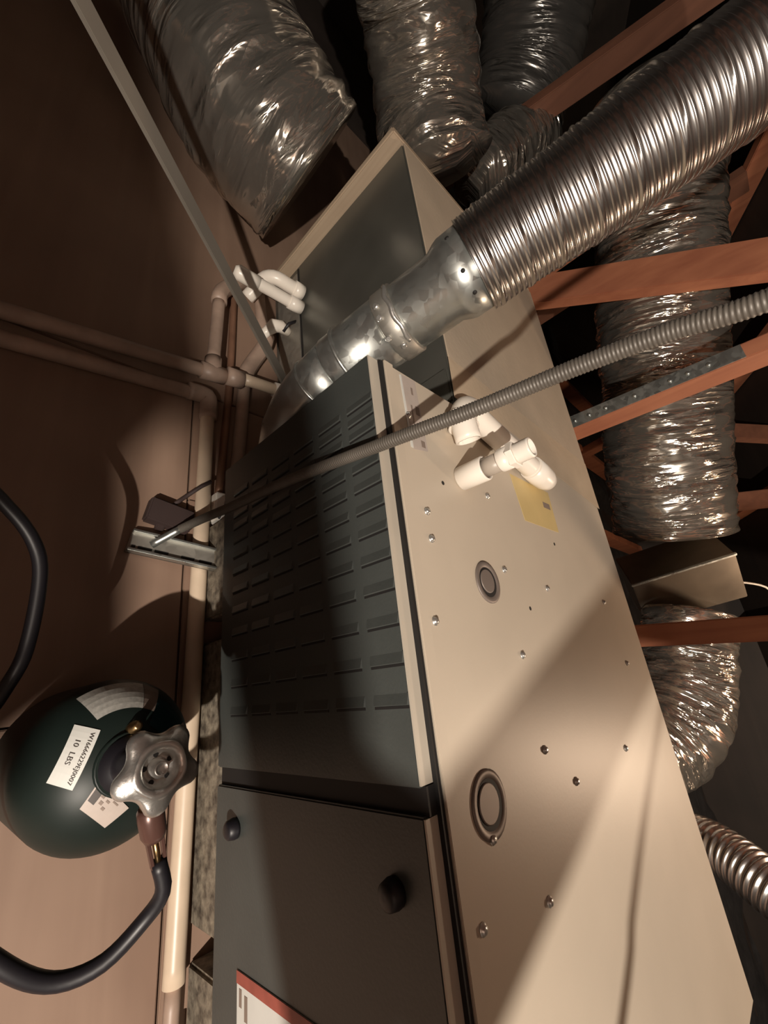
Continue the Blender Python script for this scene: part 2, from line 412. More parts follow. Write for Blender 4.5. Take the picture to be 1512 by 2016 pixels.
# louvers: stamped hoods open towards -Y
def louver_mesh():
    w, h, p = 0.0235, 0.011, 0.0024
    vs = [(0, h, -w), (0, h, w), (-p, 0.001, -w + .001), (-p, 0.001, w - .001), (0, 0, -w), (0, 0, w)]
    fs = [(0, 1, 3, 2), (0, 2, 4), (1, 5, 3), (2, 3, 5, 4), (0, 4, 5, 1)]
    return vs, fs
def slot_mesh():
    w = 0.0232
    vs = boxv((-0.0006, -0.0026, -w), (0.0002, 0.0, w)); return vs, BF
rows = [-0.418, -0.380, -0.342, -0.306, -0.272, -0.240, -0.210, -0.182, -0.156, -0.131, -0.110, -0.089, -0.069]
first = None
for ci in range(6):
    zc = 0.481 - 0.0605 * ci
    for y in rows:
        o3 = Vector((DX, y, zc))
        if first is None:
            v, f = louver_mesh(); lv = mesh('louver', [Vector(a) + o3 for a in v], f, M['door'], du, origin=o3)
            v, f = slot_mesh(); sv = mesh('louver_slot', [Vector(a) + o3 for a in v], f, M['black'], du, origin=o3)
            first = True
        else:
            inst(lv, 'louver', o3, du); inst(sv, 'louver_slot', o3, du)
# twist knobs on the blower door
kn = None
for y, z in ((-0.5536, 0.174), (-0.567, 0.462)):
    p = Vector((DX, y, z))
    k = lathe('door_knob', [(0.012, 0), (0.0125, 0.004), (0.011, 0.012), (0.008, 0.0145), (0.002, 0.015)], p, M['rubber'], dl, n=20, axis=(-1, 0, 0))
# warning label with red border on the blower door
xl = DX - 0.0003
quad('door_label', (xl, -0.693, 0.182), (xl, -0.95, 0.182), (xl, -0.95, 0.40), (xl, -0.693, 0.40), M['paper'], dl)
quad('label_border', (xl - .0007, -0.693, 0.182), (xl - .0007, -0.7045, 0.182), (xl - .0007, -0.7045, 0.40), (xl - .0007, -0.693, 0.40), M['red_ink'], dl)
for y, z, hy, hz in ((-0.716, 0.1905, 0.008, 0.003), (-0.722, 0.203, 0.011, 0.0035), (-0.735, 0.24, 0.004, 0.02), (-0.745, 0.25, 0.004, 0.03), (-0.755, 0.245, 0.004, 0.025), (-0.765, 0.26, 0.004, 0.03)):
    quad('label_print', (xl - .0007, y + hy, z - hz), (xl - .0007, y - hy, z - hz), (xl - .0007, y - hy, z + hz), (xl - .0007, y + hy, z + hz), M['ink_soft'], dl, 0.0002)
# top panel: screws, holes, knockouts, labels
sc = None
for x, y in ((0.0433, -0.2104), (0.0437, -0.2454), (0.0265, -0.3412), (0.2036, -0.1533), (0.2058, -0.2682), (0.338, -0.2875), (0.2048, -0.3847), (0.2094, -0.4971), (0.4902, -0.5458), (0.2766, -0.5459), (0.1475, -0.625), (0.0648, -0.5473), (0.0279, -0.601), (0.63, -0.42), (0.036, -0.075), (0.6, -0.30)):
    p = Vector((x, y, FZ1))
    if sc is None: sc = lathe('screw', [(0.0052, 0), (0.0052, 0.0012), (0.0036, 0.0014), (0.0034, 0.0036), (0.001, 0.004)], p, M['chrome'], fu, n=10); off = p - ABS[sc]
    else: inst(sc, 'screw', p - off, fu)
hl = None
for x, y in ((0.0896, -0.1602), (0.2609, -0.3216), (0.0878, -0.0696), (0.42, -0.20)):
    p = Vector((x, y, FZ1 - 0.0004))
    if hl is None: hl = lathe('screw_hole', [(0.0030, 0), (0.0030, 0.0008)], p, M['black'], fu, n=12); off = p - ABS[hl]
    else: inst(hl, 'screw_hole', p - off, fu)
for x, y, r in ((0.1536, -0.2896, 0.0285), (0.0697, -0.5197, 0.0305)):
    k = lathe('knockout', [(r, 0), (r, 0.0016), (r - 0.003, 0.0022), (r - 0.0075, 0.0018), (r - 0.0085, 0.0006)], (x, y, FZ1 - 0.0002), M['grommet'], fu, n=36)
    lathe('knockout_recess', [(r - 0.0085, 0), (r - 0.0085, 0.0004)], (x, y, FZ1 + 0.0006), M['black'], k, n=30)
    lathe('knockout_plug', [(r - 0.0125, 0), (r - 0.0125, 0.0012), (r - 0.0135, 0.0018)], (x - 0.002, y + 0.001, FZ1 + 0.0006), M['grommet'], k, n=30)
zt = FZ1 + 0.0002
quad('rating_label', (0.037, -0.126, zt), (0.067, -0.120, zt), (0.063, -0.008, zt), (0.034, -0.010, zt), M['paper_pink'], fu)
quad('rating_label_strip', (0.032, -0.124, zt), (0.0365, -0.124, zt), (0.0335, -0.010, zt), (0.0300, -0.012, zt), M['paper'], fu)
for x, y, hx, hy in ((0.058, -0.060, 0.004, 0.007), (0.052, -0.030, 0.002, 0.006), (0.046, -0.075, 0.0015, 0.02), (0.0585, -0.112, 0.004, 0.005)):
    quad('label_print', (x - hx, y - hy, zt + .0006), (x + hx, y - hy, zt + .0006), (x + hx, y + hy, zt + .0006), (x - hx, y + hy, zt + .0006), M['ink_soft'], fu, 0.0002)
quad('yellow_label', (0.318, -0.172, zt), (0.456, -0.172, zt), (0.456, -0.088, zt), (0.302, -0.088, zt), M['yellow'], fu)
quad('label_print', (0.415, -0.128, zt + .0006), (0.445, -0.128, zt + .0006), (0.445, -0.116, zt + .0006), (0.415, -0.116, zt + .0006), M['ink_soft'], fu, 0.0002)

# blocks under the furnace
fp = empty('equipment_pad', (0.3, -0.5, 0.0), 'speckled grey pad strips carrying the furnace above the deck', 'pad')
for ya, yb in ((-0.70, -0.30), (-1.05, -0.742), (-0.26, -0.075)):
    box('pad_block', (-0.003, ya, 0.0), (0.72, yb, 0.0895), M['speck'], fp, bevel=0.004)

# ------------------------------------------------------------------ evaporator coil case and supply plenum
CX = 0.1715
cc = empty('coil_case', (0.47, 0.34, 0.0), 'dark metal coil case with tan top behind the vent pipe', 'coil case')
box('case_body', (CX, 0.0005, 0.0), (FX1, 0.684, 0.5105), M['coil'], cc, bevel=0.003)
box('top_board', (CX + 0.001, 0.012, 0.5108), (FX1 + 0.002, 0.684, 0.5135), M['ductboard'], cc, bevel=0.001)
box('case_panel', (CX - 0.004, 0.30, 0.02), (CX, 0.66, 0.115), M['galv_dull'], cc, bevel=0.001)
box('case_seam', (CX - 0.0012, 0.295, 0.115), (CX, 0.675, 0.121), M['black'], cc)
box('case_rib', (CX - 0.005, 0.012, 0.03), (CX, 0.075, 0.505), M['coil'], cc, bevel=0.001)
tp = mesh('sealing_tape', [(0.164, 0.011, 0.5136), (0.45, -0.02, 0.5136), (0.775, -0.058, 0.5136), (0.775, 0.07, 0.5136), (0.45, 0.085, 0.5136), (0.170, 0.095, 0.5136)] + [(0.164, 0.011, 0.5142), (0.45, -0.02, 0.5142), (0.775, -0.058, 0.5142), (0.775, 0.07, 0.5142), (0.45, 0.085, 0.5142), (0.170, 0.095, 0.5142)],
         [(5, 4, 3, 2, 1, 0), (6, 7, 8, 9, 10, 11), (0, 1, 7, 6), (1, 2, 8, 7), (2, 3, 9, 8), (3, 4, 10, 9), (4, 5, 11, 10), (5, 0, 6, 11)], M['tape'], cc)
pl = empty('supply_plenum', (0.47, 0.95, 0.0), 'duct board plenum box at the far end of the coil case', 'plenum')
box('plenum_box', (0.30, 0.705, 0.0), (0.74, 1.02, 0.38), M['ductboard'], pl, bevel=0.004)
box('plenum_flange', (0.140, 0.6855, 0.0), (0.772, 0.704, 0.513), M['pale_wood'], pl, bevel=0.003)

# ------------------------------------------------------------------ insulated foil ducts
def foil_rf(r, seed, pitch=0.045, amp=1.0):
    def f(s, th):
        c, sn = math.cos(th), math.sin(th)
        w = noise.noise((s * 28 + seed, c * 1.3, sn * 1.3)) * 0.010 + noise.noise((s * 70 + seed, c * 2.6 + s * 6, sn * 2.6)) * 0.006
        w += noise.noise((s * 5 + seed, c * 1.2, sn * 1.2)) * 0.012
        hel = abs(math.sin(math.pi * (s / pitch) + th * 0.5))
        return r * 1.0 + amp * (w * 0.9 + 0.004 * hel)
    return f
def duct(label, pts, r, m, seed, collar=True, n=72, step=0.010, group='insulated foil ducts'):
    d = empty('foil_duct', pts[0], label, 'duct', group)
    tube('foil_jacket', pts, r, M[m], d, n=n, step=step, rf=foil_rf(r, seed))
    if collar:
        a, b = Vector(pts[0]), Vector(pts[1]); e = (a - b).normalized()
        tube('start_collar', [a - e * 0.01, a + e * 0.05], r * 0.80, M['galv_dull'], d, n=32, step=0.02)
    return d
duct('large crinkled foil duct at upper left lying beside the plenum', [(0.105, 0.815, 0.265), (0.03, 0.85, 0.262), (-0.055, 0.935, 0.255), (-0.125, 1.10, 0.240), (-0.195, 1.35, 0.22), (-0.27, 1.75, 0.21)], 0.188, 'foil', 3.1, collar=False)
duct('crinkled foil duct rising at top center from the plenum end', [(0.445, 0.99, 0.46), (0.383, 1.088, 0.488), (0.323, 1.147, 0.535), (0.257, 1.182, 0.578), (0.199, 1.209, 0.61), (0.08, 1.22, 0.67), (-0.08, 1.22, 0.76)], 0.148, 'foil', 11.7, collar=False)
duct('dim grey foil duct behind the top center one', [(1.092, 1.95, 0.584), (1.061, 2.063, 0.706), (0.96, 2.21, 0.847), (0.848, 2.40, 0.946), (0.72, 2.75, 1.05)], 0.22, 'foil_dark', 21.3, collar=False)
duct('short foil duct half hidden behind the shiny corrugated vent', [(0.72, 1.24, 0.48), (0.765, 1.30, 0.52), (0.842, 1.40, 0.585), (0.95, 1.50, 0.65)], 0.115, 'foil', 31.9, collar=False, step=0.008)
duct('long foil duct running behind the furnace on the right', [(1.46, -0.01, 0.555), (1.43, 0.057, 0.577), (1.349, 0.217, 0.628), (1.228, 0.528, 0.734), (1.12, 0.82, 0.835), (1.05, 0.99, 0.90), (0.98, 1.25, 0.98)], 0.185, 'foil', 41.2, collar=False)
duct('bent foil duct under the branch box at lower right', [(1.535, -0.30, 0.50), (1.519, -0.391, 0.472), (1.483, -0.551, 0.42), (1.415, -0.666, 0.354), (1.32, -0.735, 0.25)], 0.135, 'foil', 57.7, collar=False)
bb = empty('branch_box', (1.50, -0.15, 0.30), 'small sheet metal branch box between the two right foil ducts', 'duct box')
bc = Vector((1.575, -0.165, 0.50)); bd = Vector((0.30, 0.14, 0.94)).normalized()
bu = Vector((-0.97, -0.97, 0.14)); bu = (bu - bd * bu.dot(bd)).normalized(); bs = bd.cross(bu)
beam('box_body', bc - bd * 0.165, bc + bd * 0.165, 0.19, 0.19, bu, M['dark_sheet'], bb, bevel=0.003)
be = bc + (bu - bs) * 0.0945
beam('box_seam', be - bd * 0.168, be + bd * 0.168, 0.010, 0.010, bu, M['galv'], bb, bevel=0.002)
vw = tube('thin_wire', [(1.605, -0.205, 0.625), (1.70, -0.25, 0.73), (1.76, -0.33, 0.72), (1.74, -0.38, 0.64)], 0.004, M['white'], None, n=6, step=0.02)
tag(vw, 'thin pale wire curling beside the branch box', 'wire')
# small corrugated duct at lower right
def corr(pitch, amp, r, seam=None, sa=0.0):
    def f(s, th):
        v = r + amp * math.sin(2 * math.pi * s / pitch)
        if seam:
            q = ((s + th / (2 * math.pi) * seam) / seam) % 1.0
            dq = min(q, 1 - q) * seam
            v += sa * math.exp(-(dq / 0.0022) ** 2)
        return v
    return f
fd = tube('corrugated_duct', [(1.40, -0.97, 0.24), (1.33, -0.935, 0.34), (1.26, -0.945, 0.44), (1.19, -1.01, 0.56), (1.15, -1.1, 0.72)], 0.06, M['alu'], None, n=36, step=0.0035, rf=corr(0.017, 0.004, 0.062))
tag(fd, 'small shiny corrugated metal duct at lower right edge', 'duct')

# ------------------------------------------------------------------ furnace vent rising from the cabinet end
V0 = Vector((0.036, 0.086, 0.385)); V1 = Vector((0.080, 0.119, 0.636)); va = (V1 - V0).normalized()
vt = empty('vent_pipe', (0.04, 0.08, 0.20), 'galvanized vent with corrugated aluminium hose rising from furnace end', 'vent pipe')
vu = va.cross(Vector((0, 0, 1))).normalized(); vv = va.cross(vu)
def vp(h): return V0 + va * h
def vdir(deg):                      # direction out of the pipe, measured around it from -X
    a = math.radians(deg); d = Vector((-math.cos(a), -math.sin(a), 0)); return (d - va * d.dot(va)).normalized()
tube('elbow', [(0.036, 0.006, 0.235), (0.036, 0.030, 0.240), (0.034, 0.056, 0.265), (0.033, 0.074, 0.310), (0.035, 0.083, 0.355), tuple(vp(0.002))], 0.0505, M['galv'], vt, n=36, step=0.036, cap=True)
lathe('elbow_bead', [(0.051, -0.003), (0.0535, -0.001), (0.0535, 0.001), (0.051, 0.003)], (0.0345, 0.080, 0.338), M['galv'], vt, n=40, axis=(0.03, 0.2, 1))
lathe('lower_pipe', [(0.0505, 0), (0.052, 0.003), (0.052, 0.115)], vp(0), M['galv'], vt, n=48, axis=va)
lathe('bead', [(0.0515, -0.004), (0.0555, -0.0015), (0.0555, 0.0015), (0.0515, 0.004)], vp(0.030), M['galv'], vt, n=48, axis=va)
cl = lathe('draw_band', [(0.0522, 0), (0.0545, 0.002), (0.0545, 0.030), (0.0522, 0.032)], vp(0.108), M['galv_dull'], vt, n=48, axis=va)
for dg, hh in ((28, 0.116), (58, 0.112), (80, 0.124), (10, 0.118)):
    d = vdir(dg); lathe('band_screw', [(0.0052, 0), (0.0052, 0.0025), (0.0035, 0.005)], vp(hh) + d * 0.054, M['chrome'], cl, n=8, axis=d)
tube('band_strap', [vp(0.136 + 0.0015 * math.sin(k * 1.7)) + vdir(k * 9 - 20) * 0.0555 for k in range(12)], 0.0034, M['chrome'], cl, n=8, step=0.005)
lathe('upper_pipe', [(0.0495, 0), (0.0505, 0.003), (0.0505, 0.070), (0.056, 0.082), (0.0585, 0.090), (0.0585, 0.125)], vp(0.136), M['galv'], vt, n=48, axis=va)
for dg in (-5, 45, 75):
    d = vdir(dg); lathe('rivet', [(0.003, 0), (0.003, 0.0012), (0.001, 0.002)], vp(0.240) + d * 0.058, M['black'], vt, n=8, axis=d)
def flexr(s, th):
    c = (s / 0.0072) % 1.0; c = min(c, 1 - c) * 0.0072
    v = 0.0628 + 0.0012 * math.exp(-(c / 0.0011) ** 2)
    q = ((s + th / (2 * math.pi) * 0.043) / 0.043) % 1.0
    v += 0.0020 * math.exp(-((min(q, 1 - q) * 0.043) / 0.0026) ** 2)
    return v
tube('flex_hose', [tuple(vp(0.252)), (0.095, 0.130, 0.699), (0.108, 0.137, 0.757), (0.130, 0.154, 0.86), (0.152, 0.172, 0.949), (0.172, 0.190, 1.03), (0.21, 0.23, 1.3), (0.25, 0.26, 2.1)], 0.063, M['alu'], vt, n=96, step=0.0009, rf=flexr)

# ------------------------------------------------------------------ grey flexible conduit
def condr(s, th): return 0.0073 + 0.0004 * math.sin(2 * math.pi * s / 0.0031)
cd = empty('flexible_conduit', (-0.108, -0.131, 0.0), 'grey ribbed conduit running from the deck up past the furnace', 'conduit')
tube('conduit_end', [(-0.108, -0.131, 0.024), (-0.072, -0.105, 0.055)], 0.0068, M['galv'], cd, n=14, step=0.01)
tube('ribbed_sleeve', [(-0.072, -0.105, 0.055), (-0.057, -0.103, 0.12), (-0.050, -0.110, 0.20), (-0.043, -0.124, 0.35), (-0.036, -0.150, 0.53), (-0.022, -0.160, 0.635), (-0.012, -0.165, 0.715), (-0.012, -0.178, 0.79), (-0.018, -0.196, 0.846), (-0.03, -0.21, 0.93), (-0.04, -0.22, 1.3), (-0.04, -0.22, 2.25)], 0.0072, M['conduit'], cd, n=14, step=0.00075, rf=condr)

# ------------------------------------------------------------------ hanger strap running up to the roof
hs = beam('hanger_strap', (0.162, 0.235, 0.098), (-1.30, 0.29, 1.20), 0.006, 0.022, (0.25, 1, 0.3), M['strap'], None, bevel=0.001)
tag(hs, 'long flat grey hanger strap slanting up to the left from the coil case', 'strap')

# ------------------------------------------------------------------ PVC and copper lines on the deck
PR = 0.0145
def fitting(nm, p, q, r, m, par): return tube(nm, [p, q], r, m, par, n=18, step=0.02)
# line 1: left edge to the coil case
d1 = empty('drain_line', (-0.36, 0.23, 0.0), 'upper of two dusty drain pipes crossing the deck from the left', 'pipe')
tube('pipe', [(-0.80, 0.165, 0.0365), (-0.366, 0.228, 0.0365), (-0.03, 0.277, 0.0365)], PR, M['pvc_old'], d1, n=18)
fitting('tee', (-0.045, 0.2748, 0.0365), (0.008, 0.2825, 0.0365), 0.019, M['pvc_old'], d1)
fitting('tee_branch', (-0.018, 0.279, 0.0365), (-0.018, 0.318, 0.0365), 0.0185, M['pvc_old'], d1)
fitting('union', (0.010, 0.280, 0.046), (0.046, 0.284, 0.047), 0.0205, M['pvc_old'], d1)
tube('stub', [(0.044, 0.284, 0.053), (0.148, 0.291, 0.058)], 0.0135, M['pvc_tan'], d1, n=18)
tube('white_cap', [(0.125, 0.2888, 0.057), (0.164, 0.2925, 0.0590)], 0.018, M['pvc'], d1, n=18, wall=0.003)
# riser of line 1: bends around
tube('riser', [(-0.018, 0.315, 0.0365), (-0.014, 0.40, 0.0365), (-0.010, 0.50, 0.0365)], PR, M['pvc_old'], d1, n=18)
tube('riser_elbow', [(-0.010, 0.495, 0.0365), (-0.008, 0.525, 0.0365), (0.008, 0.555, 0.037), (0.03, 0.585, 0.038), (0.06, 0.62, 0.04)], 0.0185, M['pvc_old'], d1, n=18)
# line 2: left edge, elbow, then along the furnace towards the camera
d2 = empty('drain_line', (-0.36, 0.19, 0.0), 'lower drain pipe turning to run along the furnace front', 'pipe')
tube('cross_pipe', [(-0.80, 0.135, PR), (-0.361, 0.190, PR), (-0.045, 0.225, PR)], PR, M['pvc_old'], d2, n=18)
tube('elbow', [(-0.062, 0.223, PR + 0.004), (-0.035, 0.226, PR + 0.004), (-0.018, 0.222, PR + 0.004), (-0.016, 0.19, PR + 0.004), (-0.016, 0.17, PR + 0.004)], 0.0185, M['pvc_old'], d2, n=18, step=0.008)
tube('long_pipe', [(-0.016, 0.185, PR), (-0.020, -0.24, PR), (-0.026, -0.617, PR), (-0.028, -0.752, PR)], PR, M['pvc_tan'], d2, n=18)
tube('end_stub', [(-0.028, -0.752, PR), (-0.030, -0.83, PR)], 0.0105, M['pvc_old'], d2, n=16)
tube('end_coupling', [(-0.030, -0.80, PR), (-0.031, -0.95, PR)], PR, M['pvc_tan'], d2, n=16)
# copper liquid line and second vertical line
d3 = tube('copper_line', [(0.05, 0.66, 0.0085), (0.042, 0.60, 0.0085), (0.035, 0.30, 0.0085), (0.018, 0.016, 0.0085), (0.017, 0.004, 0.0085)], 0.0084, M['copper'], None, n=14)
tag(d3, 'dull copper line between the two dusty pipes beside the furnace', 'pipe')
d4 = empty('drain_line', (0.06, 0.3, 0.0), 'dusty drain pipe with a bend running down to the furnace corner', 'pipe')
tube('pipe', [(0.050, 0.02, PR), (0.060, 0.15, PR), (0.068, 0.315, PR + 0.004)], PR, M['pvc_old'], d4, n=18)
tube('bend', [(0.068, 0.30, PR + 0.006), (0.072, 0.335, PR + 0.006), (0.088, 0.375, PR + 0.006), (0.115, 0.435, 0.03), (0.122, 0.47, 0.035)], 0.019, M['pvc_old'], d4, n=18, step=0.01)
tube('upper_pipe', [(0.12, 0.46, 0.032), (0.105, 0.53, 0.035), (0.10, 0.60, 0.035)], PR, M['pvc_old'], d4, n=18)
# white coil drain fittings
d5 = empty('coil_drain', (0.17, 0.52, 0.10), 'white drain tube with cap and return bend at the coil case', 'pipe fitting')
tube('straight_tube', [(CX - 0.005, 0.522, 0.128), (0.06, 0.522, 0.124), (0.02, 0.522, 0.121)], 0.0145, M['pvc'], d5, n=18)
tube('coupling', [(CX - 0.005, 0.522, 0.128), (0.130, 0.522, 0.1265)], 0.0175, M['pvc'], d5, n=18)
tube('cap', [(0.045, 0.522, 0.1225), (0.02, 0.522, 0.121), (-0.005, 0.523, 0.12), (-0.014, 0.524, 0.119)], [0.0175, 0.0175, 0.0175, 0.010], M['pvc'], d5, n=18, raw=True)
tube('return_bend', [(CX - 0.005, 0.568, 0.135), (0.125, 0.568, 0.133), (0.092, 0.572, 0.128), (0.075, 0.578, 0.105), (0.070, 0.570, 0.075), (0.060, 0.555, 0.045)], 0.0175, M['pvc'], d5, n=18, step=0.01)
tube('bend_collar', [(CX - 0.005, 0.568, 0.135), (0.140, 0.568, 0.134)], 0.0205, M['pvc'], d5, n=18)
d6 = empty('drain_elbow', (0.13, 0.47, 0.03), 'small white elbow below the coil drain tube', 'pipe fitting')
tube('elbow', [(CX - 0.006, 0.486, 0.068), (0.138, 0.486, 0.072), (0.120, 0.478, 0.070), (0.108, 0.462, 0.058), (0.100, 0.45, 0.05)], [0.012, 0.016, 0.0175, 0.0125, 0.012], M['pvc'], d6, n=18, raw=True)
tube('drain_wire', [(CX - 0.003, 0.50, 0.10), (0.15, 0.485, 0.095), (0.145, 0.47, 0.075)], 0.004, M['rubber'], d6, n=8)

# ------------------------------------------------------------------ junk on the deck by the furnace corner
sl = empty('slotted_channel', (-0.06, -0.14, 0.0), 'slotted galvanized channel lying on the deck under the conduit end', 'metal channel')
A0, A1 = Vector((-0.144, -0.142, 0.004)), Vector((-0.004, -0.1728, 0.004))
ax = (A1 - A0).normalized(); pv = Vector((-ax.y, ax.x, 0))
for a, w0, w1, z0, z1, m in ((0, 0.0, 0.005, 0.0, 0.018, 'galv'), (0, 0.0, 0.040, 0.0, 0.006, 'galv_dull'), (0, 0.037, 0.042, 0.0, 0.014, 'galv')):
    vs = []
    for z in (z0, z1):
        for b, w in ((A0, w0), (A1, w0), (A1, w1), (A0, w1)): vs.append(Vector((b.x, b.y, z + (0.037 if b is A1 else 0.0))) + pv * w)
    mesh('web_plate' if w1 - w0 > 0.02 else 'flange', vs, BF, M[m], sl, bevel=0.0008)
for k, s0 in enumerate((0.006, 0.016, 0.042, 0.085, 0.115)):
    ln = 0.006 if k == 0 else 0.022
    vs = []
    for z in (0.0055, 0.0068):
        for s, w in ((s0, 0.010), (s0 + ln, 0.010), (s0 + ln, 0.0145), (s0, 0.0145)): vs.append(A0 + ax * s + pv * w + Vector((0, 0, z - 0.004 + 0.037 * s / (A1 - A0).length)))
    mesh('slot', vs, BF, M['black'], sl)
jb = empty('dark_block', (-0.07, -0.062, 0.0), 'small dark brown block with a thin strand beside the slotted channel', 'box')  # plain dark brown block and thin strand
beam('block_body', (-0.118, -0.060, 0.014), (-0.040, -0.077, 0.014), 0.045, 0.026, (0, 0, 1), M['darkblock'], jb, bevel=0.003)
beam('block_nub', (-0.10, -0.088, 0.008), (-0.085, -0.092, 0.008), 0.012, 0.012, (0, 0, 1), M['darkblock'], jb, bevel=0.002)
tube('strand', [(-0.075, -0.046, 0.016), (-0.05, -0.02, 0.012), (-0.028, 0.0, 0.034), (-0.012, 0.012, 0.036)], 0.004, M['darkblock'], jb, n=8)
wb = empty('wire_box', (0.012, -0.03, 0.0), 'small white box with a dark wire by the furnace corner', 'box')
box('shell', (0.0, -0.066, 0.0), (0.060, -0.005, 0.034), M['white'], wb, bevel=0.003)
tube('wire', [(0.006, -0.064, 0.036), (0.012, -0.045, 0.036), (0.020, -0.034, 0.036), (0.022, -0.010, 0.036)], 0.0022, M['rubber'], wb, n=8)

# ------------------------------------------------------------------ white PVC trap and loose fittings on top of the furnace
ZT = FZ1 + 0.0005
pt = empty('pvc_trap', (0.25, -0.06, FZ1), 'white PVC trap with tapered end lying on the tan furnace top', 'pipe fitting')
tube('trap_run', [(0.395, -0.082, ZT + 0.020), (0.34, -0.072, ZT + 0.022), (0.24, -0.048, ZT + 0.022), (0.19, -0.035, ZT + 0.022), (0.160, -0.028, ZT + 0.024), (0.138, -0.040, ZT + 0.026), (0.128, -0.066, ZT + 0.027), (0.134, -0.093, ZT + 0.026)], 0.0185, M['pvc'], pt, n=24, step=0.008, wall=0.003)
lathe('tapered_end', [(0.0215, 0), (0.0225, 0.03), (0.0215, 0.05), (0.017, 0.066), (0.008, 0.076), (0.002, 0.079)], (0.345, -0.073, ZT + 0.0225), M['pvc'], pt, n=24, axis=(0.98, -0.19, 0.0))
for t in (0.0, 0.006, 0.012):
    lathe('mold_ring', [(0.0205, -0.0012), (0.0222, -0.0006), (0.0222, 0.0006), (0.0205, 0.0012)], (0.131 + t * 0.2, -0.050 - t * 1.6, ZT + 0.0225), M['pvc'], pt, n=24, axis=(0, -1, 0))
beam('flat_strip', (0.205, -0.010, ZT + 0.012), (0.345, -0.030, ZT + 0.012), 0.020, 0.020, (0, 0, 1), M['pvc_grey'], pt, bevel=0.003)
pa = empty('pipe_adapter', (0.137, -0.142, FZ1), 'grey pipe stub with white coupling and threaded adapter standing on the furnace', 'pipe fitting')
ab = (0.137, -0.142)
lathe('coupling', [(0.0160, 0), (0.0176, 0.001), (0.0178, 0.040), (0.0172, 0.0415), (0.0150, 0.0415), (0.0148, 0.034)], (*ab, FZ1 + 0.0004), M['pvc'], pa, n=32)
lathe('pipe', [(0.0134, 0), (0.0134, 0.034)], (*ab, FZ1 + 0.035), M['pvc_grey'], pa, n=28)
lathe('hub', [(0.0152, 0), (0.0158, 0.001), (0.0158, 0.016)], (*ab, FZ1 + 0.064), M['pvc'], pa, n=28)
lathe('hex_flange', [(0.0172, 0), (0.0180, 0.0008), (0.0180, 0.0085), (0.0172, 0.0095)], (*ab, FZ1 + 0.079), M['pvc'], pa, n=6, smooth=False)
th_ = [(0.0134 + (0.0006 if k % 2 else 0.0), 0.0011 * k) for k in range(19)]
lathe('thread', th_ + [(0.0128, 0.0212), (0.0106, 0.0212), (0.0106, 0.002)], (*ab, FZ1 + 0.0885), M['pvc'], pa, n=32)

# ------------------------------------------------------------------ refrigerant bottle
bx, by = -0.187, -0.443
bo = empty('refrigerant_bottle', (bx, by, 0.0), 'dark green refrigerant bottle with metal handwheel standing on the deck', 'gas bottle')
BA, BC, BZ = 0.085, 0.075, 0.19
prof = [(0.060, 0.0), (0.076, 0.006), (0.083, 0.018), (0.085, 0.035), (0.085, BZ)]
prof += [(BA * math.cos(a), BZ + BC * math.sin(a)) for a in [math.radians(d) for d in range(6, 86, 6)]]
lathe('bottle_body', prof, (bx, by, 0), M['bottle'], bo, n=64)
def dome(x, y, e=0.0008):
    k = max(0.0, 1 - (x * x + y * y) / BA ** 2); z = BZ + BC * math.sqrt(k)
    nrm = Vector((x / BA ** 2, y / BA ** 2, (z - BZ) / BC ** 2)).normalized()
    return Vector((bx + x, by + y, z)) + nrm * e
def patch(nm, p00, p10, p11, p01, m, e=0.0008, ns=10, ntt=6, par=None):
    """label sheet on the dome; s runs p00->p10, t runs p00->p01"""
    vs = []; fs = []
    for lay in (0.0002, e):
        for i in range(ns + 1):
            for j in range(ntt + 1):
                s, t = i / ns, j / ntt
                x = (p00[0] * (1 - s) + p10[0] * s) * (1 - t) + (p01[0] * (1 - s) + p11[0] * s) * t
                y = (p00[1] * (1 - s) + p10[1] * s) * (1 - t) + (p01[1] * (1 - s) + p11[1] * s) * t
                vs.append(dome(x, y, lay))
    N = (ns + 1) * (ntt + 1)
    for i in range(ns):
        for j in range(ntt):
            a = i * (ntt + 1) + j
            fs.append((a + N, a + ntt + 1 + N, a + ntt + 2 + N, a + 1 + N)); fs.append((a + 1, a + ntt + 2, a + ntt + 1, a))
    for i in range(ns):
        for j in (0, ntt):
            a = i * (ntt + 1) + j; b = a + ntt + 1; fs.append((a, b, b + N, a + N) if j == 0 else (b, a, a + N, b + N))
    for j in range(ntt):
        for i in (0, ns):
            a = i * (ntt + 1) + j; b = a + 1; fs.append((b, a, a + N, b + N) if i == 0 else (a, b, b + N, a + N))
    return mesh(nm, vs, fs, m, par or bo, smooth=False)
def bil(q, s, t):
    return tuple((q[0][k] * (1 - s) + q[1][k] * s) * (1 - t) + (q[3][k] * (1 - s) + q[2][k] * s) * t for k in (0, 1))
# curved grey label
def arc_label(nm, r0, r1, a0_, a1_, m, e=0.0008):
    vs = []; fs = []; ns, nt_ = 18, 5
    for lay in (0.0002, e):
        for i in range(ns + 1):
            for j in range(nt_ + 1):
                a = math.radians(a0_ + (a1_ - a0_) * i / ns); r = r0 + (r1 - r0) * j / nt_
                vs.append(dome(r * math.cos(a), r * math.sin(a), lay))
    N = (ns + 1) * (nt_ + 1)
    for i in range(ns):
        for j in range(nt_):
            a = i * (nt_ + 1) + j; fs.append((a + N, a + 1 + N, a + nt_ + 2 + N, a + nt_ + 1 + N)); fs.append((a, a + nt_ + 1, a + nt_ + 2, a + 1))
    return mesh(nm, vs, fs, m, bo)
arc_label('arc_label', 0.052, 0.0785, 122, 74, M['paper_grey'])
arc_label('arc_label', 0.052, 0.0775, 73.5, 60, M['ink_soft'])
arc_label('teal_label', 0.038, 0.068, 59.5, 24, M['teal'])
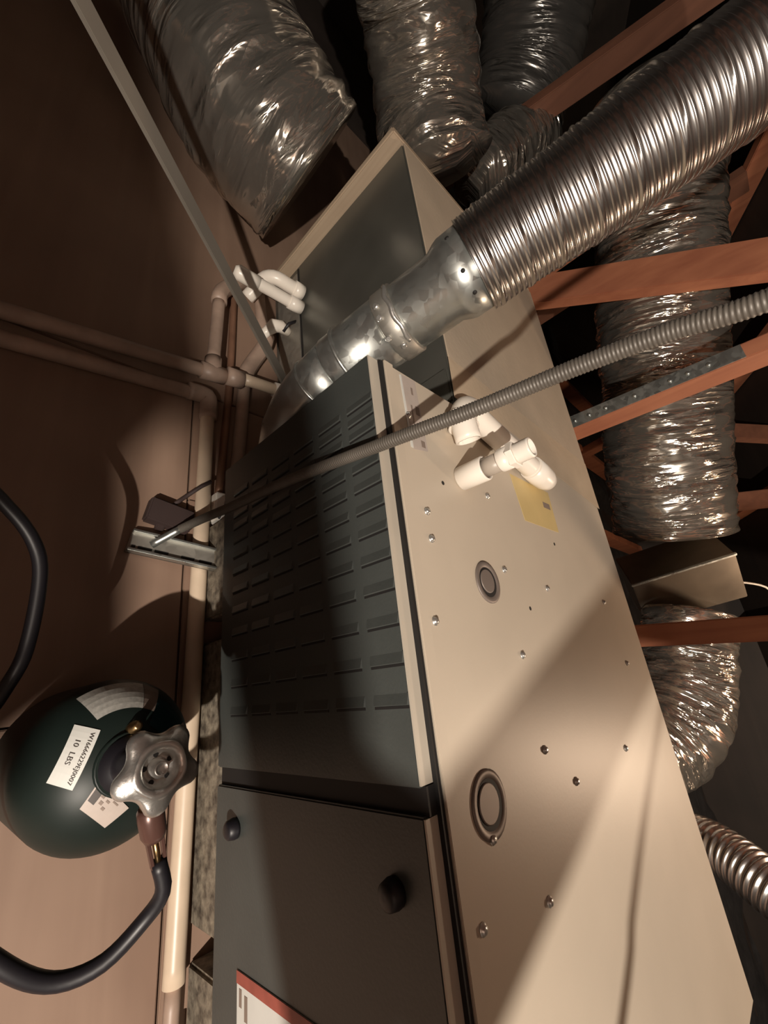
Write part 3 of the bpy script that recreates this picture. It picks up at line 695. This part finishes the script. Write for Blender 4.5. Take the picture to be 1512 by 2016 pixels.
arc_label('label_edge', 0.036, 0.072, 23.5, 20, M['paper_pink'])
# text label
q = [(-0.0449, 0.0424), (-0.061, -0.0043), (-0.0421, -0.014), (-0.025, 0.0342)]   # s runs down the strip, t across it
lb = patch('text_label', q[0], q[1], q[2], q[3], M['paper'])
def text_on(body, s0, s1, t0, t1, par, m):
    cu = bpy.data.curves.new('tmp_text', 'FONT'); cu.body = body; cu.size = 1.0; cu.resolution_u = 2
    ob = bpy.data.objects.new('tmp_text', cu); COL.objects.link(ob)
    dg = bpy.context.evaluated_depsgraph_get(); dg.update()
    me = ob.evaluated_get(dg).to_mesh()
    pts = [v.co.copy() for v in me.vertices]; fcs = [tuple(p.vertices) for p in me.polygons]
    xs = [p.x for p in pts]; ys = [p.y for p in pts]; xa, xb, ya, yb = min(xs), max(xs), min(ys), max(ys)
    vs = []
    for p in pts:
        s = s0 + (s1 - s0) * (p.x - xa) / (xb - xa); t = t0 + (t1 - t0) * (p.y - ya) / (yb - ya)
        vs.append(dome(*bil(q, s, t), 0.0012))
    ob.evaluated_get(dg).to_mesh_clear()
    bpy.data.objects.remove(ob); bpy.data.curves.remove(cu)
    return mesh('label_text', vs, fcs, m, par)
text_on('W16666229EJ0007', 0.07, 0.94, 0.63, 0.86, lb, M['ink'])
text_on('10  LBS', 0.25, 0.66, 0.26, 0.46, lb, M['ink'])
# warm printed label
q = [(-0.0342, -0.0307), (-0.0102, -0.0527), (0.0071, -0.0401), (-0.0227, -0.0095)]
pk = patch('printed_label', q[0], q[1], q[2], q[3], M['paper_pink'])
for s, t, hs_, ht_ in ((0.14, 0.55, 0.10, 0.22), (0.10, 0.80, 0.06, 0.08), (0.30, 0.72, 0.05, 0.06), (0.36, 0.52, 0.05, 0.06), (0.30, 0.88, 0.06, 0.03), (0.48, 0.68, 0.05, 0.04), (0.52, 0.90, 0.07, 0.025), (0.66, 0.80, 0.08, 0.03), (0.50, 0.42, 0.05, 0.05)):
    a, b, c, d = bil(q, s - hs_, t - ht_), bil(q, s + hs_, t - ht_), bil(q, s + hs_, t + ht_), bil(q, s - hs_, t + ht_)
    patch('label_print', a, b, c, d, M['ink_soft'] if s > 0.2 else M['ink'], 0.0011, 4, 3, pk)
# neck, valve, relief plug
vb = lathe('valve_body', [(0.026, 0), (0.026, 0.006), (0.018, 0.010), (0.015, 0.016), (0.015, 0.050), (0.011, 0.056), (0.011, 0.072)], (bx, by, 0.262), M['rubber'], bo, n=24)
lathe('relief_plug', [(0.007, 0), (0.007, 0.006), (0.0045, 0.008), (0.0045, 0.014), (0.002, 0.0145)], (bx + 0.003, by + 0.031, 0.259), M['brass'], bo, n=12, axis=(0.1, 0.25, 1))
lathe('neck_ring', [(0.028, 0), (0.0295, 0.001), (0.0295, 0.006), (0.028, 0.007)], (bx, by, 0.258), M['bottle'], bo, n=32)
lobes = lambda r, th: 1.0 + (0.15 * (lambda c: math.copysign(abs(c) ** 0.8, c))(math.cos(5 * th + 1.5))) * max(0.0, min(1.0, (r - 0.021) / 0.009))
wz = 0.338
hw = lathe('handwheel', [(0.018, 0), (0.029, 0.0), (0.0315, 0.003), (0.0325, 0.007), (0.0315, 0.011), (0.0285, 0.0135), (0.0235, 0.0145), (0.0225, 0.0165), (0.0205, 0.0175), (0.0165, 0.0168), (0.0145, 0.013), (0.012, 0.0065), (0.009, 0.006)], (bx, by, wz), M['chrome'], bo, n=80, lobes=lobes)
for a in range(0, 360, 72):
    b = math.radians(a + 30)
    lathe('wheel_hole', [(0.0022, 0), (0.0022, 0.0006)], (bx + 0.0112 * math.cos(b), by + 0.0112 * math.sin(b), wz + 0.0070), M['black'], hw, n=10)
lathe('stem_nut', [(0.0088, 0), (0.0088, 0.003), (0.0068, 0.0035), (0.0062, 0.012), (0.005, 0.013), (0.0046, 0.0122), (0.001, 0.0122)], (bx, by, wz + 0.005), M['chrome'], hw, n=20)
# outlet fitting towards -Y
od = Vector((0.30, -0.92, -0.25)).normalized()
o0 = Vector((bx + 0.004, by - 0.012, 0.305))
lathe('outlet_stub', [(0.008, 0), (0.008, 0.03)], o0, M['brass'], bo, n=14, axis=od)

# charging hose with its connector
ch = empty('charging_hose', (bx, by - 0.05, 0.25), 'black rubber charging hose looping from the bottle valve', 'hose')
c0 = o0 + od * 0.026
lathe('connector_cap', [(0.0095, 0), (0.0115, 0.003), (0.012, 0.010), (0.0115, 0.026), (0.009, 0.032)], c0, M['brown_cap'], ch, n=20, axis=od)
sd = od.cross(Vector((0, 0, 1))).normalized()
for s in (-1, 1):
    beam('connector_prong', c0 + od * 0.030 + sd * (0.0065 * s), c0 + od * 0.058 + sd * (0.0055 * s), 0.003, 0.006, (0, 0, 1), M['brown_cap'], ch, bevel=0.0006)
lathe('hose_stem', [(0.0028, 0), (0.0028, 0.034)], c0 + od * 0.028, M['brass'], ch, n=10, axis=od)
h0 = c0 + od * 0.054
tube('hose', [h0, h0 + od * 0.03, (-0.160, -0.578, 0.262), (-0.189, -0.600, 0.250), (-0.224, -0.599, 0.242), (-0.262, -0.570, 0.246), (-0.305, -0.52, 0.248), (-0.37, -0.42, 0.25), (-0.40, -0.30, 0.255), (-0.385, -0.20, 0.252), (-0.345, -0.165, 0.247), (-0.315, -0.183, 0.238), (-0.290, -0.212, 0.229), (-0.278, -0.247, 0.221), (-0.276, -0.313, 0.206), (-0.283, -0.35, 0.196), (-0.305, -0.40, 0.15), (-0.36, -0.46, 0.06), (-0.45, -0.52, 0.0085), (-0.65, -0.60, 0.0085)], 0.0072, M['rubber'], ch, n=16, step=0.008)
# loose cable off the nearest truss
cb = tube('cable', [(-0.30, -0.965, 2.20), (-0.30, -0.97, 1.3), (-0.305, -0.97, 1.05), (-0.29, -0.97, 0.95), (-0.265, -0.97, 0.88), (-0.25, -0.98, 0.5), (-0.25, -1.0, 0.05), (-0.30, -1.05, 0.006), (-0.45, -1.1, 0.006)], 0.0055, M['rubber'], None, n=10)
tag(cb, 'black cable hanging off the nearest truss down to the deck', 'cable')
